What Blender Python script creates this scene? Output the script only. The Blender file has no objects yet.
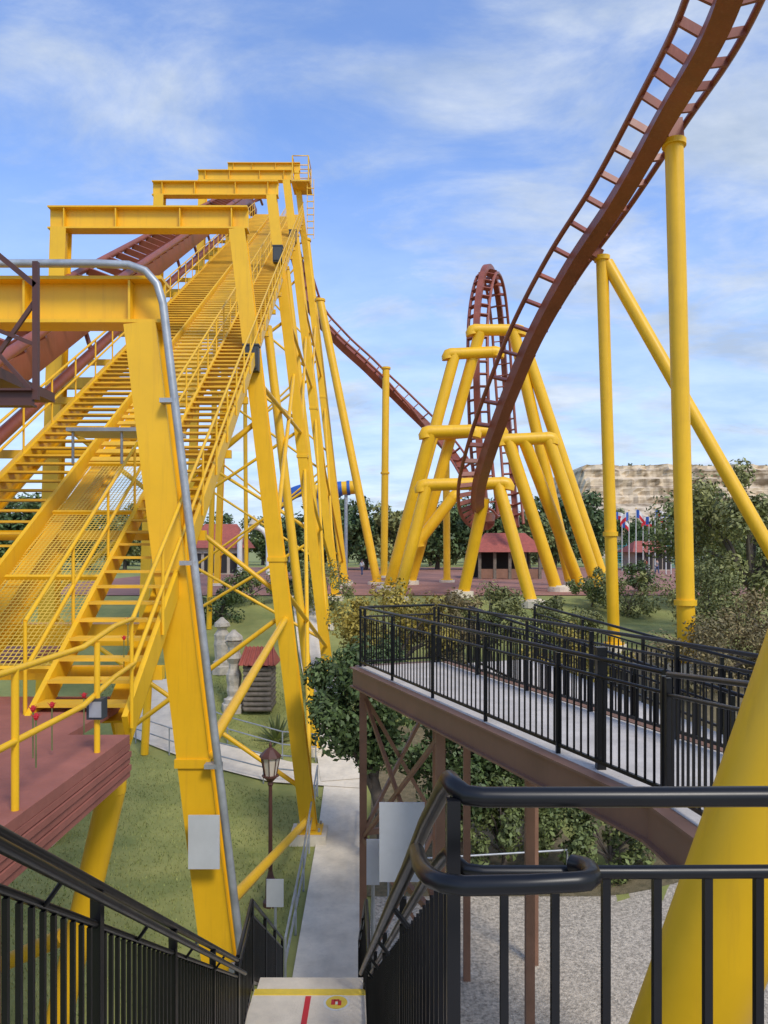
import bpy, math, random
from mathutils import Vector, Matrix, Quaternion
random.seed(7)
V=Vector; PI=math.pi
scn=bpy.context.scene; col=scn.collection
H=8.2; F=750.0; HY=550.0
def P(px,py,d): return V(((px-384)/F*d,d,H+(HY-py)/F*d))
def sm(t):
    t=max(0,min(1,t)); return t*t*(3-2*t)
def tz(x,y):
    s1=sm((y-20)/28); s2=.8*sm((x-5)/5)*sm((y-14)/12)
    return 5.4*max(s1,s2)
# ------------------------------------------------------------ materials
def mat(name,base,rough=.5,var=.25,scale=3.0,metal=0,bump=0,bscale=30,alt=None,island=False,detail=6,spec=.5,streak=None):
    m=bpy.data.materials.new(name); m.use_nodes=True; nt=m.node_tree; N=nt.nodes; Lk=nt.links
    b=N['Principled BSDF']; b.inputs['Roughness'].default_value=rough; b.inputs['Metallic'].default_value=metal
    b.inputs['Specular IOR Level'].default_value=spec
    tc=N.new('ShaderNodeTexCoord'); no=N.new('ShaderNodeTexNoise'); no.inputs['Scale'].default_value=scale; no.inputs['Detail'].default_value=detail
    no.inputs['Roughness'].default_value=.65
    Lk.new(tc.outputs['Object'],no.inputs['Vector'])
    cr=N.new('ShaderNodeValToRGB'); e=cr.color_ramp.elements
    e[0].position=.3; e[1].position=.72
    lo=[c*(1-var) for c in base] if alt is None else alt
    hi=[min(1,c*(1+var*.5)) for c in base]
    e[0].color=(*lo,1); e[1].color=(*hi,1)
    Lk.new(no.outputs['Fac'],cr.inputs['Fac'])
    src=cr.outputs['Color']
    if streak:
        mp=N.new('ShaderNodeMapping'); mp.inputs['Scale'].default_value=(9,9,.55); Lk.new(tc.outputs['Object'],mp.inputs['Vector'])
        n3=N.new('ShaderNodeTexNoise'); n3.inputs['Scale'].default_value=1.0; n3.inputs['Detail'].default_value=7; n3.inputs['Roughness'].default_value=.7; Lk.new(mp.outputs[0],n3.inputs['Vector'])
        r3=N.new('ShaderNodeMapRange'); r3.inputs['From Min'].default_value=.52; r3.inputs['From Max'].default_value=.78; r3.inputs['To Max'].default_value=.5; Lk.new(n3.outputs['Fac'],r3.inputs['Value'])
        mx=N.new('ShaderNodeMix'); mx.data_type='RGBA'; Lk.new(r3.outputs[0],mx.inputs[0]); Lk.new(src,mx.inputs[6]); mx.inputs[7].default_value=(*streak,1); src=mx.outputs[2]
    if island:
        g=N.new('ShaderNodeNewGeometry'); hsv=N.new('ShaderNodeHueSaturation')
        mr=N.new('ShaderNodeMapRange'); mr.inputs['To Min'].default_value=.55; mr.inputs['To Max'].default_value=1.5
        Lk.new(g.outputs['Random Per Island'],mr.inputs['Value']); Lk.new(mr.outputs['Result'],hsv.inputs['Value'])
        Lk.new(src,hsv.inputs['Color']); src=hsv.outputs['Color']
    Lk.new(src,b.inputs['Base Color'])
    mrr=N.new('ShaderNodeMapRange'); mrr.inputs['To Min'].default_value=max(0,rough-.12); mrr.inputs['To Max'].default_value=min(1,rough+.15)
    Lk.new(no.outputs['Fac'],mrr.inputs['Value']); Lk.new(mrr.outputs['Result'],b.inputs['Roughness'])
    if bump:
        n2=N.new('ShaderNodeTexNoise'); n2.inputs['Scale'].default_value=bscale; n2.inputs['Detail'].default_value=5
        Lk.new(tc.outputs['Object'],n2.inputs['Vector'])
        bp=N.new('ShaderNodeBump'); bp.inputs['Strength'].default_value=bump; bp.inputs['Distance'].default_value=.03
        Lk.new(n2.outputs['Fac'],bp.inputs['Height']); Lk.new(bp.outputs['Normal'],b.inputs['Normal'])
    return m
M={}
M['yellow']=mat('yellow_paint',(.89,.50,.012),.42,.10,.9,bump=.04,bscale=8,streak=(.60,.29,.025))
M['yellow2']=mat('yellow_grating',(.82,.47,.03),.55,.28,1.2)
M['maroon']=mat('maroon_paint',(.30,.080,.044),.42,.3,.8,streak=(.40,.17,.11))
M['brown']=mat('brown_steel',(.27,.14,.088),.5,.25,1.5,streak=(.19,.10,.07))
M['dbrown']=mat('dark_brown_steel',(.10,.037,.026),.5,.3,1.5)
M['black']=mat('black_paint',(.008,.008,.009),.32,.3,4,spec=.35)
M['galv']=mat('galvanised_steel',(.42,.44,.46),.45,.3,4,metal=.4)
M['greyp']=mat('grey_panel',(.56,.58,.60),.5,.1,2)
M['dgrey']=mat('dark_grey_box',(.05,.055,.06),.5,.2,3)
M['conc']=mat('concrete',(.78,.69,.54),.85,.22,1.6,bump=.25,bscale=40,streak=(.54,.47,.37))
M['concdeck']=mat('deck_concrete',(.60,.54,.47),.85,.2,2.5,bump=.2,bscale=40,streak=(.42,.38,.33))
M['deckred']=mat('red_deck',(.36,.125,.088),.7,.25,1.5,bump=.1,streak=(.25,.095,.075))
M['gravel']=mat('gravel',(.58,.50,.39),.95,.65,14,bump=1.0,bscale=30)
M['soil']=mat('leaf_litter_soil',(.20,.155,.085),.95,.5,6,bump=.8,bscale=30,alt=(.10,.085,.04))
M['grass']=mat('lawn',(.31,.30,.09),.95,.5,.45,bump=.5,bscale=60,alt=(.17,.205,.052),detail=14)
M['blade']=mat('grass_blade',(.30,.30,.10),.8,.4,.6,alt=(.15,.19,.045),island=True)
M['plaza']=mat('red_paving',(.36,.165,.115),.85,.3,.5,bump=.1)
M['leaf_dark']=mat('leaf_dark',(.095,.14,.042),.6,.4,.8,alt=(.04,.07,.02),island=True)
M['leaf_mid']=mat('leaf_mid',(.165,.195,.06),.6,.4,.5,alt=(.085,.115,.034),island=True)
M['leaf_olive']=mat('leaf_olive',(.24,.235,.08),.65,.4,.5,alt=(.125,.145,.045),island=True)
M['leaf_gold']=mat('leaf_gold',(.42,.31,.05),.65,.4,.7,alt=(.17,.16,.04),island=True)
M['leaf_brown']=mat('leaf_brown',(.25,.18,.08),.7,.4,.7,alt=(.13,.115,.045),island=True)
M['bark']=mat('bark',(.12,.095,.075),.9,.4,6,bump=.6,bscale=25)
M['roof']=mat('red_tile',(.40,.10,.07),.75,.3,3,bump=.4,bscale=20)
M['stone']=mat('pale_stone',(.56,.50,.41),.9,.35,4,bump=.7,bscale=12)
M['wall']=mat('cream_wall',(.55,.47,.36),.85,.2,1)
M['wood']=mat('grey_wood',(.20,.165,.13),.85,.4,5,bump=.4)
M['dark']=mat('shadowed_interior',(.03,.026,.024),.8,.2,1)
M['white']=mat('white_paint',(.75,.75,.70),.5,.1,2)
M['red']=mat('red_paint',(.60,.02,.025),.45,.15,3)
M['blue']=mat('blue_paint',(.03,.12,.45),.4,.2,2)
M['teal']=mat('teal_paint',(.06,.28,.30),.5,.2,1)
M['glass']=mat('lamp_glass',(.7,.62,.5),.2,.1,2)
M['sticker']=mat('sticker_yellow',(.84,.60,.06),.5,.15,6)
M['skin']=mat('skin',(.5,.3,.21),.6,.1,2)
M['hair']=mat('hair',(.03,.02,.015),.7,.1,2)
M['cloth_blue']=mat('cloth_blue',(.06,.09,.18),.8,.2,4)
M['cloth_grey']=mat('cloth_grey',(.2,.2,.21),.8,.2,4)
def meshmat():
    m=bpy.data.materials.new('yellow_wire_mesh'); m.use_nodes=True; nt=m.node_tree; N=nt.nodes; Lk=nt.links
    b=N['Principled BSDF']; b.inputs['Base Color'].default_value=(.72,.47,.06,1); b.inputs['Roughness'].default_value=.6
    tc=N.new('ShaderNodeTexCoord'); ws=[]
    for d in ('X','Y'):
        w=N.new('ShaderNodeTexWave'); w.bands_direction=d; w.inputs['Scale'].default_value=5.0; Lk.new(tc.outputs['Object'],w.inputs['Vector']); ws.append(w)
    mx=N.new('ShaderNodeMath'); mx.operation='MAXIMUM'
    Lk.new(ws[0].outputs['Fac'],mx.inputs[0]); Lk.new(ws[1].outputs['Fac'],mx.inputs[1])
    gt=N.new('ShaderNodeMath'); gt.operation='GREATER_THAN'; gt.inputs[1].default_value=.87; Lk.new(mx.outputs[0],gt.inputs[0])
    tr=N.new('ShaderNodeBsdfTransparent'); ms=N.new('ShaderNodeMixShader')
    Lk.new(gt.outputs[0],ms.inputs[0]); Lk.new(tr.outputs[0],ms.inputs[1]); Lk.new(b.outputs[0],ms.inputs[2])
    Lk.new(ms.outputs[0],N['Material Output'].inputs['Surface']); return m
M['mesh']=meshmat()
def cliffmat():
    m=bpy.data.materials.new('limestone_cliff'); m.use_nodes=True; nt=m.node_tree; N=nt.nodes; Lk=nt.links
    b=N['Principled BSDF']; b.inputs['Roughness'].default_value=.95
    tc=N.new('ShaderNodeTexCoord'); mp=N.new('ShaderNodeMapping'); mp.inputs['Scale'].default_value=(.01,.01,.6)
    n1=N.new('ShaderNodeTexNoise'); n1.inputs['Scale'].default_value=1.0; n1.inputs['Detail'].default_value=4
    Lk.new(tc.outputs['Object'],mp.inputs['Vector']); Lk.new(mp.outputs[0],n1.inputs['Vector'])
    mp2=N.new('ShaderNodeMapping'); mp2.inputs['Scale'].default_value=(.35,.35,.06); Lk.new(tc.outputs['Object'],mp2.inputs['Vector'])
    n2=N.new('ShaderNodeTexNoise'); n2.inputs['Scale'].default_value=.6; n2.inputs['Detail'].default_value=6; Lk.new(mp2.outputs[0],n2.inputs['Vector'])
    ad=N.new('ShaderNodeMath'); ad.operation='ADD'; Lk.new(n1.outputs['Fac'],ad.inputs[0]); Lk.new(n2.outputs['Fac'],ad.inputs[1])
    cr=N.new('ShaderNodeValToRGB'); e=cr.color_ramp.elements; e[0].position=.41; e[0].color=(.24,.17,.10,1); e[1].position=.53; e[1].color=(.68,.54,.37,1)
    ad2=N.new('ShaderNodeMath'); ad2.operation='MULTIPLY'; ad2.inputs[1].default_value=.5; Lk.new(ad.outputs[0],ad2.inputs[0])
    Lk.new(ad2.outputs[0],cr.inputs['Fac']); Lk.new(cr.outputs['Color'],b.inputs['Base Color']); return m
M['cliff']=cliffmat()
# ------------------------------------------------------------ mesh builder
BASE={}
class MB:
    def __init__(s): s.v=[]; s.f=[]; s.s=[]
    def add(s,vs,fs,smooth=False):
        n=len(s.v); s.v+= [V(v) for v in vs]; s.f+=[tuple(i+n for i in f) for f in fs]; s.s+=[smooth]*len(fs); return s
    def box(s,c,sz,R=None):
        c=V(c); hx,hy,hz=[a/2 for a in sz]; vs=[]
        for x in(-hx,hx):
            for y in(-hy,hy):
                for z in(-hz,hz):
                    p=V((x,y,z)); vs.append(c+(R@p if R else p))
        return s.add(vs,[(0,1,3,2),(4,6,7,5),(0,4,5,1),(2,3,7,6),(0,2,6,4),(1,5,7,3)])
    def bar(s,p0,p1,w,h,up=(0,0,1)):
        p0=V(p0);p1=V(p1); t=(p1-p0).normalized(); u=V(up); 
        if abs(t.dot(u.normalized()))>.98: u=V((0,1,0)) if abs(t.y)<.9 else V((1,0,0))
        l=t.cross(u).normalized(); u=l.cross(t); vs=[]
        for p in(p0,p1):
            for a,b in((-1,-1),(1,-1),(1,1),(-1,1)): vs.append(p+l*a*w/2+u*b*h/2)
        return s.add(vs,[(3,2,1,0),(4,5,6,7),(0,1,5,4),(1,2,6,5),(2,3,7,6),(3,0,4,7)])
    def ibeam(s,p0,p1,w,h,t=.03,up=(0,0,1)):
        p0=V(p0);p1=V(p1); d=(p1-p0).normalized(); u=V(up)
        if abs(d.dot(u))>.98: u=V((1,0,0))
        l=d.cross(u).normalized(); u=l.cross(d)
        s.bar(p0+u*(h/2-t/2),p1+u*(h/2-t/2),w,t,u); s.bar(p0-u*(h/2-t/2),p1-u*(h/2-t/2),w,t,u)
        return s.bar(p0,p1,t,h-2*t,u)
    def path(s,pts,r,n=8,closed=False,r1=None):
        pts=[V(p) for p in pts]; k=len(pts); a=None; rings=[]
        for i,p in enumerate(pts):
            if closed: t=(pts[(i+1)%k]-pts[i-1]).normalized()
            else: t=(pts[min(i+1,k-1)]-pts[max(i-1,0)]).normalized()
            if a is None: a=t.orthogonal().normalized()
            else: a=(a-t*a.dot(t)).normalized()
            b=t.cross(a); rr=r if r1 is None else r+(r1-r)*i/(k-1)
            rings.append([p+(a*math.cos(q)+b*math.sin(q))*rr for q in[2*PI*j/n for j in range(n)]])
        vs=[v for g in rings for v in g]; fs=[]
        for i in range(k if closed else k-1):
            o=i*n; o2=((i+1)%k)*n
            for j in range(n): fs.append((o+j,o+(j+1)%n,o2+(j+1)%n,o2+j))
        s.add(vs,fs,True)
        if not closed:
            s.add(rings[0],[tuple(range(n-1,-1,-1))]); s.add(rings[-1],[tuple(range(n))])
        return s
    def tube(s,p0,p1,r0,r1=None,n=12): return s.path([p0,p1],r0,n,False,r1)
    def lathe(s,c,prof,n=14):
        c=V(c); vs=[];k=len(prof)
        for r,z in prof:
            for j in range(n): q=2*PI*j/n; vs.append(c+V((r*math.cos(q),r*math.sin(q),z)))
        fs=[(i*n+j,i*n+(j+1)%n,(i+1)*n+(j+1)%n,(i+1)*n+j) for i in range(k-1) for j in range(n)]
        s.add(vs,fs,False); s.add(vs[:n],[tuple(range(n-1,-1,-1))]); return s.add(vs[-n:],[tuple(range(n))])
    def build(s,name,m,parent=None,label=None,origin=None):
        o0=BASE.get(parent.name,V()) if parent else (V(origin) if origin is not None else V())
        me=bpy.data.meshes.new(name); me.from_pydata([tuple(v-o0) for v in s.v],[],s.f); me.materials.append(M[m])
        me.polygons.foreach_set('use_smooth',s.s); me.update()
        o=bpy.data.objects.new(name,me); col.objects.link(o)
        if parent: o.parent=parent
        else: o.location=o0
        BASE[o.name]=o0
        if label: o['label']=label
        return o
def T(name,label,cat,loc,group=None):
    o=bpy.data.objects.new(name,None); o.empty_display_size=.3; col.objects.link(o); o.location=loc; BASE[o.name]=V(loc)
    o['label']=label; o['category']=cat
    if group:o['group']=group
    return o
def tag(o,label,cat,group=None):
    o['label']=label;o['category']=cat
    if group:o['group']=group
    return o
def struct(o,kind='structure'): o['kind']=kind; return o
def dup(root,loc,rotz=0,sc=1,label=None):
    r=root.copy(); col.objects.link(r); r.location=loc; r.rotation_euler=(0,0,rotz); r.scale=(sc,sc,sc)
    if label:r['label']=label
    for ch in list(root.children):
        c=ch.copy(); col.objects.link(c); c.parent=r
        for g in list(ch.children):
            d=g.copy(); col.objects.link(d); d.parent=c
    return r
# ------------------------------------------------------------ terrain
def grid(xs,ys,zf):
    mb=MB(); nx=len(xs); mb.add([(x,y,zf(x,y)) for y in ys for x in xs],[(j*nx+i,j*nx+i+1,(j+1)*nx+i+1,(j+1)*nx+i) for j in range(len(ys)-1) for i in range(nx-1)],True); return mb
xs=[-3000,-1200,-500,-250,-140,-90]+list(range(-60,61,1))+[90,140,250,500,1200,3000]
ys=[-300,-80,-40]+list(range(-20,61,1))+[70,85,110,150,220,330,600,1200,3500]
struct(grid(xs,ys,tz).build('ground','grass'))
def strip(pts,w,off,name,m,res=.5):
    pts=[V((*p,0)) for p in pts]; L=[]
    for a,b in zip(pts,pts[1:]):
        n=max(1,int((b-a).length/res))
        for i in range(n): L.append(a.lerp(b,i/n))
    L.append(pts[-1]); vs=[];fs=[];K=6
    for i,p in enumerate(L):
        t=(L[min(i+2,len(L)-1)]-L[max(i-2,0)]).normalized(); nn=V((-t.y,t.x,0))
        for k in range(K+1):
            q=p+nn*(k/K-.5)*w; vs.append((q.x,q.y,tz(q.x,q.y)+off))
    for i in range(len(L)-1):
        for k in range(K): a=i*(K+1)+k; fs.append((a,a+K+1,a+K+2,a+1))
    mb=MB().add(vs,fs,True)
    return struct(mb.build(name,m))
strip([(-1.08,13.4),(-1.18,18),(-1.33,24.9)],1.3,.05,'path','conc')
strip([(-.6,25.2),(-3.5,25.6),(-6,26.8),(-8.8,28.6),(-10,33)],1.5,.07,'path','conc')
strip([(-1.4,25),(-2.2,30),(-3.4,36),(-5,46)],1.4,.09,'path','conc')
struct(grid([-.3+.55*i for i in range(30)],[1+.6*i for i in range(29)],lambda x,y:tz(x,y)+.022).build('gravel_ground','gravel'))
struct(grid([-.4+.55*i for i in range(26)],[17.7+.6*i for i in range(20)],lambda x,y:tz(x,y)+.034).build('soil_ground','soil'))
struct(grid([-26+2*i for i in range(48)],[46.5+1.5*i for i in range(50)],lambda x,y:tz(x,y)+.04).build('plaza','plaza'))
# ------------------------------------------------------------ guards
def guard(name,label,pts,h=1.07,sp=.115,group=None,postsp=1.6,second=True,m='black',railpts=None,skip=(),pw=.045):
    root=T(name,label,'railing',pts[0],group); up=V((0,0,1)); pts=[V(p) for p in pts]; rp=[V(p) for p in railpts] if railpts else pts
    MB().path([p+up*h for p in rp],.023,12).build('top_rail',m,root)
    if second: MB().path([p+up*(h-.17) for p in rp],.016,8).build('mid_rail',m,root)
    lo=MB()
    for a,b in zip(pts,pts[1:]): lo.bar(a+up*.09,b+up*.09,.03,.035)
    lo.build('bottom_rail',m,root)
    for si,(a,b) in enumerate(zip(pts,pts[1:])):
        ln=(b-a).length; n=max(1,round(ln/postsp))
        for i in range(n+1):
            if (i==0 and si>0) or (si,i) in skip: continue
            p=a.lerp(b,i/n); MB().box(p+up*(h-.03)/2,(pw,pw,h-.03)).build('post',m,root)
        nb=int(ln/sp)
        for i in range(1,nb):
            f=i/nb
            if min(abs(f*n-round(f*n))/n*ln,9)<.045: continue
            p=a.lerp(b,f); MB().box(p+up*(.107+(h-.19-.107)/2),(.018,.018,h-.19-.107)).build('baluster',m,root)
    return root
FL=H-1.6; SL=.619
def SX(off,d): return off-.06*d if off<0 else off-.0175-.05*d
LANDZ=FL-SL*5.9; d0,d1,d2=1.75,7.65,8.95; d3=d2+LANDZ/SL
LO,RO=-1.04,.252
guard('stair_guard','black baluster stair railing on the left side of the upper flight',[(SX(LO,d0)-.0,d0-.9,FL),(SX(LO,d0),d0,FL),(SX(LO,d1),d1,LANDZ)],group=None)
guard('stair_guard','black baluster railing left of the stair landing and lower flight',[(SX(LO,d1+.06),d1+.06,LANDZ),(SX(LO,d2),d2,LANDZ),(SX(LO,d3),d3,.03)])
xr0=SX(RO,d0)
cur=[(2.0,1.7,FL-.02),(1.2,1.7,FL-.022),(.6,1.7,FL-.025),(.3,1.7,FL-.025),(.225,1.7,FL-.025),(.187,1.705,FL-.022),(.165,1.73,FL-.012),(xr0+.008,1.78,FL-.01),(xr0+.002,1.85,FL-.05)]+[(SX(RO,d),d,FL-SL*(d-1.78)) for d in(2.2,3,4,5,6,7,d1)]
guard('stair_guard','black railing across the nearest platform edge bending down the right of the stairs',[(2.0,1.7,FL),(xr0+.01,1.7,FL),(SX(RO,d1),d1,LANDZ)],railpts=cur,h=1.065,postsp=1.95,pw=.03)
guard('stair_guard','black baluster railing right of the stair landing and lower flight',[(SX(RO,d1+.06),d1+.06,LANDZ),(SX(RO,d2),d2,LANDZ),(SX(RO,d3),d3,.03)])
# handrails
hr=T('handrail','black pipe handrail curling round the nearest railing corner','handrail',(.12,1.6,FL))
pts=[(SX(RO,7)-.1,7,FL+.9-SL*5.25),(SX(RO,2.3)-.075,2.3,FL+.9-SL*.55),(.088,2.02,FL+.79),(.088,1.80,FL+.845),(.093,1.70,FL+.87),(.105,1.63,FL+.885),(.128,1.59,FL+.893),(.17,1.575,FL+.895),(.3,1.57,FL+.90),(.40,1.57,FL+.905),(.425,1.575,FL+.905),(.443,1.595,FL+.905),(.447,1.63,FL+.905),(.442,1.66,FL+.90),(.425,1.685,FL+.895)]
MB().path(pts,.021,12).build('rail','black',hr)
for d in(2.6,3.8,5,6.2):
    MB().tube((SX(RO,d)-.085,d,FL+.9-SL*(d-1.75)),(SX(RO,d)-.02,d,FL+.82-SL*(d-1.75)),.01,n=6).build('bracket','black',hr)
hr=T('handrail','black pipe handrail on the inner side of the left stair railing','handrail',(-1.1,2,FL))
MB().path([(SX(LO,1.9)+.09,1.9,FL+.9),(SX(LO,7.6)+.09,7.6,FL+.9-SL*5.8)],.02,8).build('rail','black',hr)
for d in(2.6,3.8,5,6.2):
    MB().tube((SX(LO,d)+.09,d,FL+.9-SL*(d-1.9)),(SX(LO,d)+.02,d,FL+.8-SL*(d-1.9)),.01,n=6).build('bracket','black',hr)
# staircase
st=T('staircase','grey concrete staircase with landing running down to the path','staircase',(-.7,8,0))
def tread(d,z):
    x0,x1=SX(LO,d+.14)+.03,SX(RO,d+.14)-.03; MB().box(((x0+x1)/2,d+.14,z-.03),(x1-x0,.3,.06)).build('tread','conc',st)
n=21
for i in range(1,n): tread(d0+i*5.9/n,FL-i*(FL-LANDZ)/n)
n=16
for i in range(1,n): tread(d2+i*(d3-d2)/n,LANDZ-i*LANDZ/n)
xc=(SX(LO,8.3)+SX(RO,8.3))/2
MB().box((xc,8.3,LANDZ-.05),(1.38,1.32,.1)).build('landing','conc',st)
MB().box((xc-.02,8.90,LANDZ+.006),(1.32,.11,.012)).build('nosing','sticker',st)
MB().box((xc-.03,8.24,LANDZ+.003),(.065,1.16,.006)).build('stripe','red',st)
for off in(LO+.03,RO-.03):
    mb=MB(); mb.bar((SX(off,d0),d0,FL-.2),(SX(off,d1),d1,LANDZ-.2),.05,.25); mb.bar((SX(off,d2),d2,LANDZ-.2),(SX(off,d3),d3,-.1),.05,.25); mb.build('stringer','brown',st)
for x in(LO,RO):
    for y in(7.8,8.8): MB().box((SX(x,y),y,(LANDZ-.1)/2),(.12,.12,LANDZ-.1)).build('leg','brown',st)
sc=T('floor_sticker','round pale sticker with yellow and red markings on the stair landing','sticker',(xc+.31,8.70,LANDZ+.003))
c=BASE[sc.name]
def disc(c,r,n=24,k=1): return MB().add([(c[0]+r*math.cos(2*PI*i/n),c[1]+r*k*math.sin(2*PI*i/n),c[2]) for i in range(n)],[tuple(range(n))])
disc(c,.155).build('backing','white',sc); disc(c+V((0,0,.003)),.125).build('inner_disc','sticker',sc)
mk=MB(); mk.box(c+V((-.04,0,.006)),(.045,.10,.002)); mk.box(c+V((.0,.035,.006)),(.06,.035,.002)); mk.box(c+V((.035,-.015,.006)),(.04,.09,.002)); mk.build('mark','red',sc)
mk=MB(); mk.box(c+V((.0,-.02,.006)),(.025,.05,.002)); mk.build('mark','white',sc)
# viewing platform
vp=T('viewing_platform','concrete viewing platform at the top of the staircase','platform',(1,0,FL))
MB().box((1.6,-.9,FL-.06),(5.6,5.2,.12)).build('slab','concdeck',vp)
MB().bar((-1.2,1.66,FL-.28),(4.4,1.66,FL-.28),.1,.3).build('edge_beam','brown',vp)
for x in(-1,4.2):
    for y in(-3,1.5): MB().box((x,y,(FL-.45)/2),(.15,.15,FL-.45)).build('leg','brown',vp)
# elevated walkway
DZ=H-2.1; nrm=V((.933,.36,0))
A=V((-.47,13.5,DZ));G=V((1.96,7.2,DZ));B=V((2.31,6.3,DZ));C=V((2.2,4.2,H-1.85));D=V((2.1,1.75,FL))
A2=A+nrm*1.65;B2=B+nrm*1.65;C2=V((3.8,4.4,H-1.85));D2=V((3.8,1.75,FL))
wk=T('elevated_walkway','raised concrete walkway with brown steel edge beams and legs','walkway',(1,10,0))
mb=MB()
for q in((A,B,B2,A2),(B,C,C2,B2),(C,D,D2,C2)):
    top=[p for p in q]; bot=[p-V((0,0,.1)) for p in q]
    mb.add(top+bot,[(0,1,2,3),(7,6,5,4),(0,4,5,1),(1,5,6,2),(2,6,7,3),(3,7,4,0)])
mb.build('deck_slab','concdeck',wk)
fw=(A-B).normalized()
for p,q,o in((A,B,-nrm),(B,C,V((-1,0,0))),(C,D,V((-1,0,0))),(A2,B2,nrm),(A,A2,fw),(B2,C2,V((1,0,0)))):
    z=V((0,0,-.17)); MB().ibeam(p+o*.085+z,q+o*.085+z,.14,.35,.025).build('edge_beam','brown',wk)
def leg(p,w=.13): 
    g=tz(p.x,p.y); MB().box((p.x,p.y,(g+p.z-.35)/2),(w,w,p.z-.35-g)).build('leg','brown',wk)
M1=A.lerp(B,.42);M2=A2.lerp(B2,.42)
for p in(A+nrm*.1,A2-nrm*.1,M1+nrm*.1,M2-nrm*.1,B2-nrm*.1): leg(p)
def xbrace(a,b,z0,z1):
    MB().bar((a.x,a.y,z0),(b.x,b.y,z1),.06,.06).build('brace','brown',wk); MB().bar((a.x,a.y+.06,z1),(b.x,b.y+.06,z0),.06,.06).build('brace','brown',wk)
    MB().bar((a.x,a.y,z0),(b.x,b.y,z0),.08,.1).build('tie_beam','brown',wk)
xbrace(A+nrm*.1,A2-nrm*.1,.6,3); xbrace(A+nrm*.1,A2-nrm*.1,3.1,5.6)
xbrace(A+nrm*.1,M1+nrm*.1,3.0,5.6)
eo=nrm*.05
guard('walkway_guard','black baluster railing on the near side of the raised walkway',[A+eo,B+eo])
guard('walkway_guard','black railing from the walkway corner post towards the viewing platform',[B+eo+V((.0,-.1,0)),C+eo,D+eo])
guard('walkway_guard','black baluster railing on the far side of the raised walkway',[A2-eo,B2-eo,C2-eo])
guard('walkway_guard','short black railing across the far end of the raised walkway',[A+eo+V((.08,.02,0)),A2-eo-V((.08,.02,0))])
gp=T('gate_post','thick black square gate post at the near bend of the walkway railing','post',G)
MB().box(G+V((.12,.0,.57)),(.085,.085,1.14)).build('shaft','black',gp); MB().box(G+V((.12,.0,1.155)),(.1,.1,.03)).build('cap','black',gp)
# lower ramp run
rp=T('access_ramp','lower ramp run of concrete behind the raised walkway','ramp',(4,10,0))
R0=A2+nrm*.22+V((.3,.1,-.05));R1=A2+(G-A)+nrm*.22+V((1.1,-2.85,-.75));R2=R1+nrm*1.5;R3=R0+nrm*1.5
mb=MB(); q=[R0,R1,R2,R3]; mb.add(q+[p-V((0,0,.1)) for p in q],[(0,1,2,3),(7,6,5,4),(0,4,5,1),(1,5,6,2),(2,6,7,3),(3,7,4,0)]); mb.build('deck_slab','concdeck',rp)
for p,q in((R0,R1),(R3,R2)): MB().ibeam(p-V((0,0,.26)),q-V((0,0,.26)),.14,.3,.025).build('edge_beam','brown',rp)
for p in(R0,R1,R2,R3,R3.lerp(R2,.5)):
    g=tz(p.x,p.y); MB().box((p.x,p.y,(g+p.z-.42)/2),(.13,.13,max(.1,p.z-.42-g))).build('leg','brown',rp)
guard('ramp_guard','black baluster railing on the far side of the lower ramp',[R3+V((0,0,0)),R2])
guard('ramp_guard','black baluster railing on the near side of the lower ramp',[R0+nrm*.05,R1+nrm*.05])
# ------------------------------------------------------------ lift hill
def L(c,a,d): return V((c-.072*d,d,H+a+.55*d))
LN=V((0,-.482,.876))
def lift_stair(label,c0,c1,ds,de,rails):
    root=T('lift_stairway',label,'stairway',L((c0+c1)/2,-6,ds),'yellow maintenance stairs up the lift hill')
    for c in(c0,c1): MB().bar(L(c,-6.1,ds),L(c,-6.1,de),.06,.3,LN).build('stringer','yellow',root)
    step=.19/.55; d=ds+.2;k=0; rest=MB()
    while d<de:
        a=L(c0,-6,d);b=L(c1,-6,d); mid=(a+b)/2
        if k<100: MB().box(mid,(abs(c1-c0)-.06,.26,.035)).build('tread','yellow2',root)
        else: rest.box(mid,(abs(c1-c0)-.06,.26,.035))
        d+=step;k+=1
    o=rest.build('tread','yellow2',root); o['kind']='stuff'
    for c in rails:
        for hh in(.5,1.0): MB().path([L(c,-6+hh,ds),L(c,-6+hh,de)],.026,6).build('handrail','yellow',root)
        d=ds
        while d<de:
            MB().tube(L(c,-6.1,d),L(c,-5,d),.022,n=6).build('rail_post','yellow',root); d+=1.45
    return root
lift_stair('yellow stairway with pipe handrails on the right side of the lift hill',-2.1,-3.1,7.75,58,(-2.05,-3.15))
lift_stair('yellow stairway on the left side of the lift hill beside the track',-4.6,-5.75,8.4,58,(-5.8,))
cw=T('lift_catwalk','yellow mesh and slatted trough between the two lift hill stairways','catwalk',L(-3.8,-6.2,9))
mb=MB(); mb.add([L(-3.2,-6.12,8.6),L(-4.5,-6.12,8.6),L(-4.5,-6.12,14),L(-3.2,-6.12,14)],[(0,1,2,3)]); mb.build('mesh_panel','mesh',cw)
for d in(8.6,10.4,12.2,14): MB().bar(L(-3.16,-6.1,d),L(-4.5,-6.1,d),.06,.06,LN).build('mesh_frame','yellow',cw)
d=14.2;k=0;rest=MB()
while d<58:
    t=MB() if k<95 else rest
    t.bar(L(-3.16,-6.1,d),L(-4.52,-6.1,d),.2,.04,LN)
    if k<95: t.build('slat','yellow2',cw)
    d+=.36;k+=1
rest.build('slat','yellow2',cw)['kind']='stuff'
for c in(-2.35,-4.45,-6.1): MB().ibeam(L(c,-6.55,8.2),L(c,-6.55,59),.22,.45,.03,LN).build('girder','yellow',cw)
d=9
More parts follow.
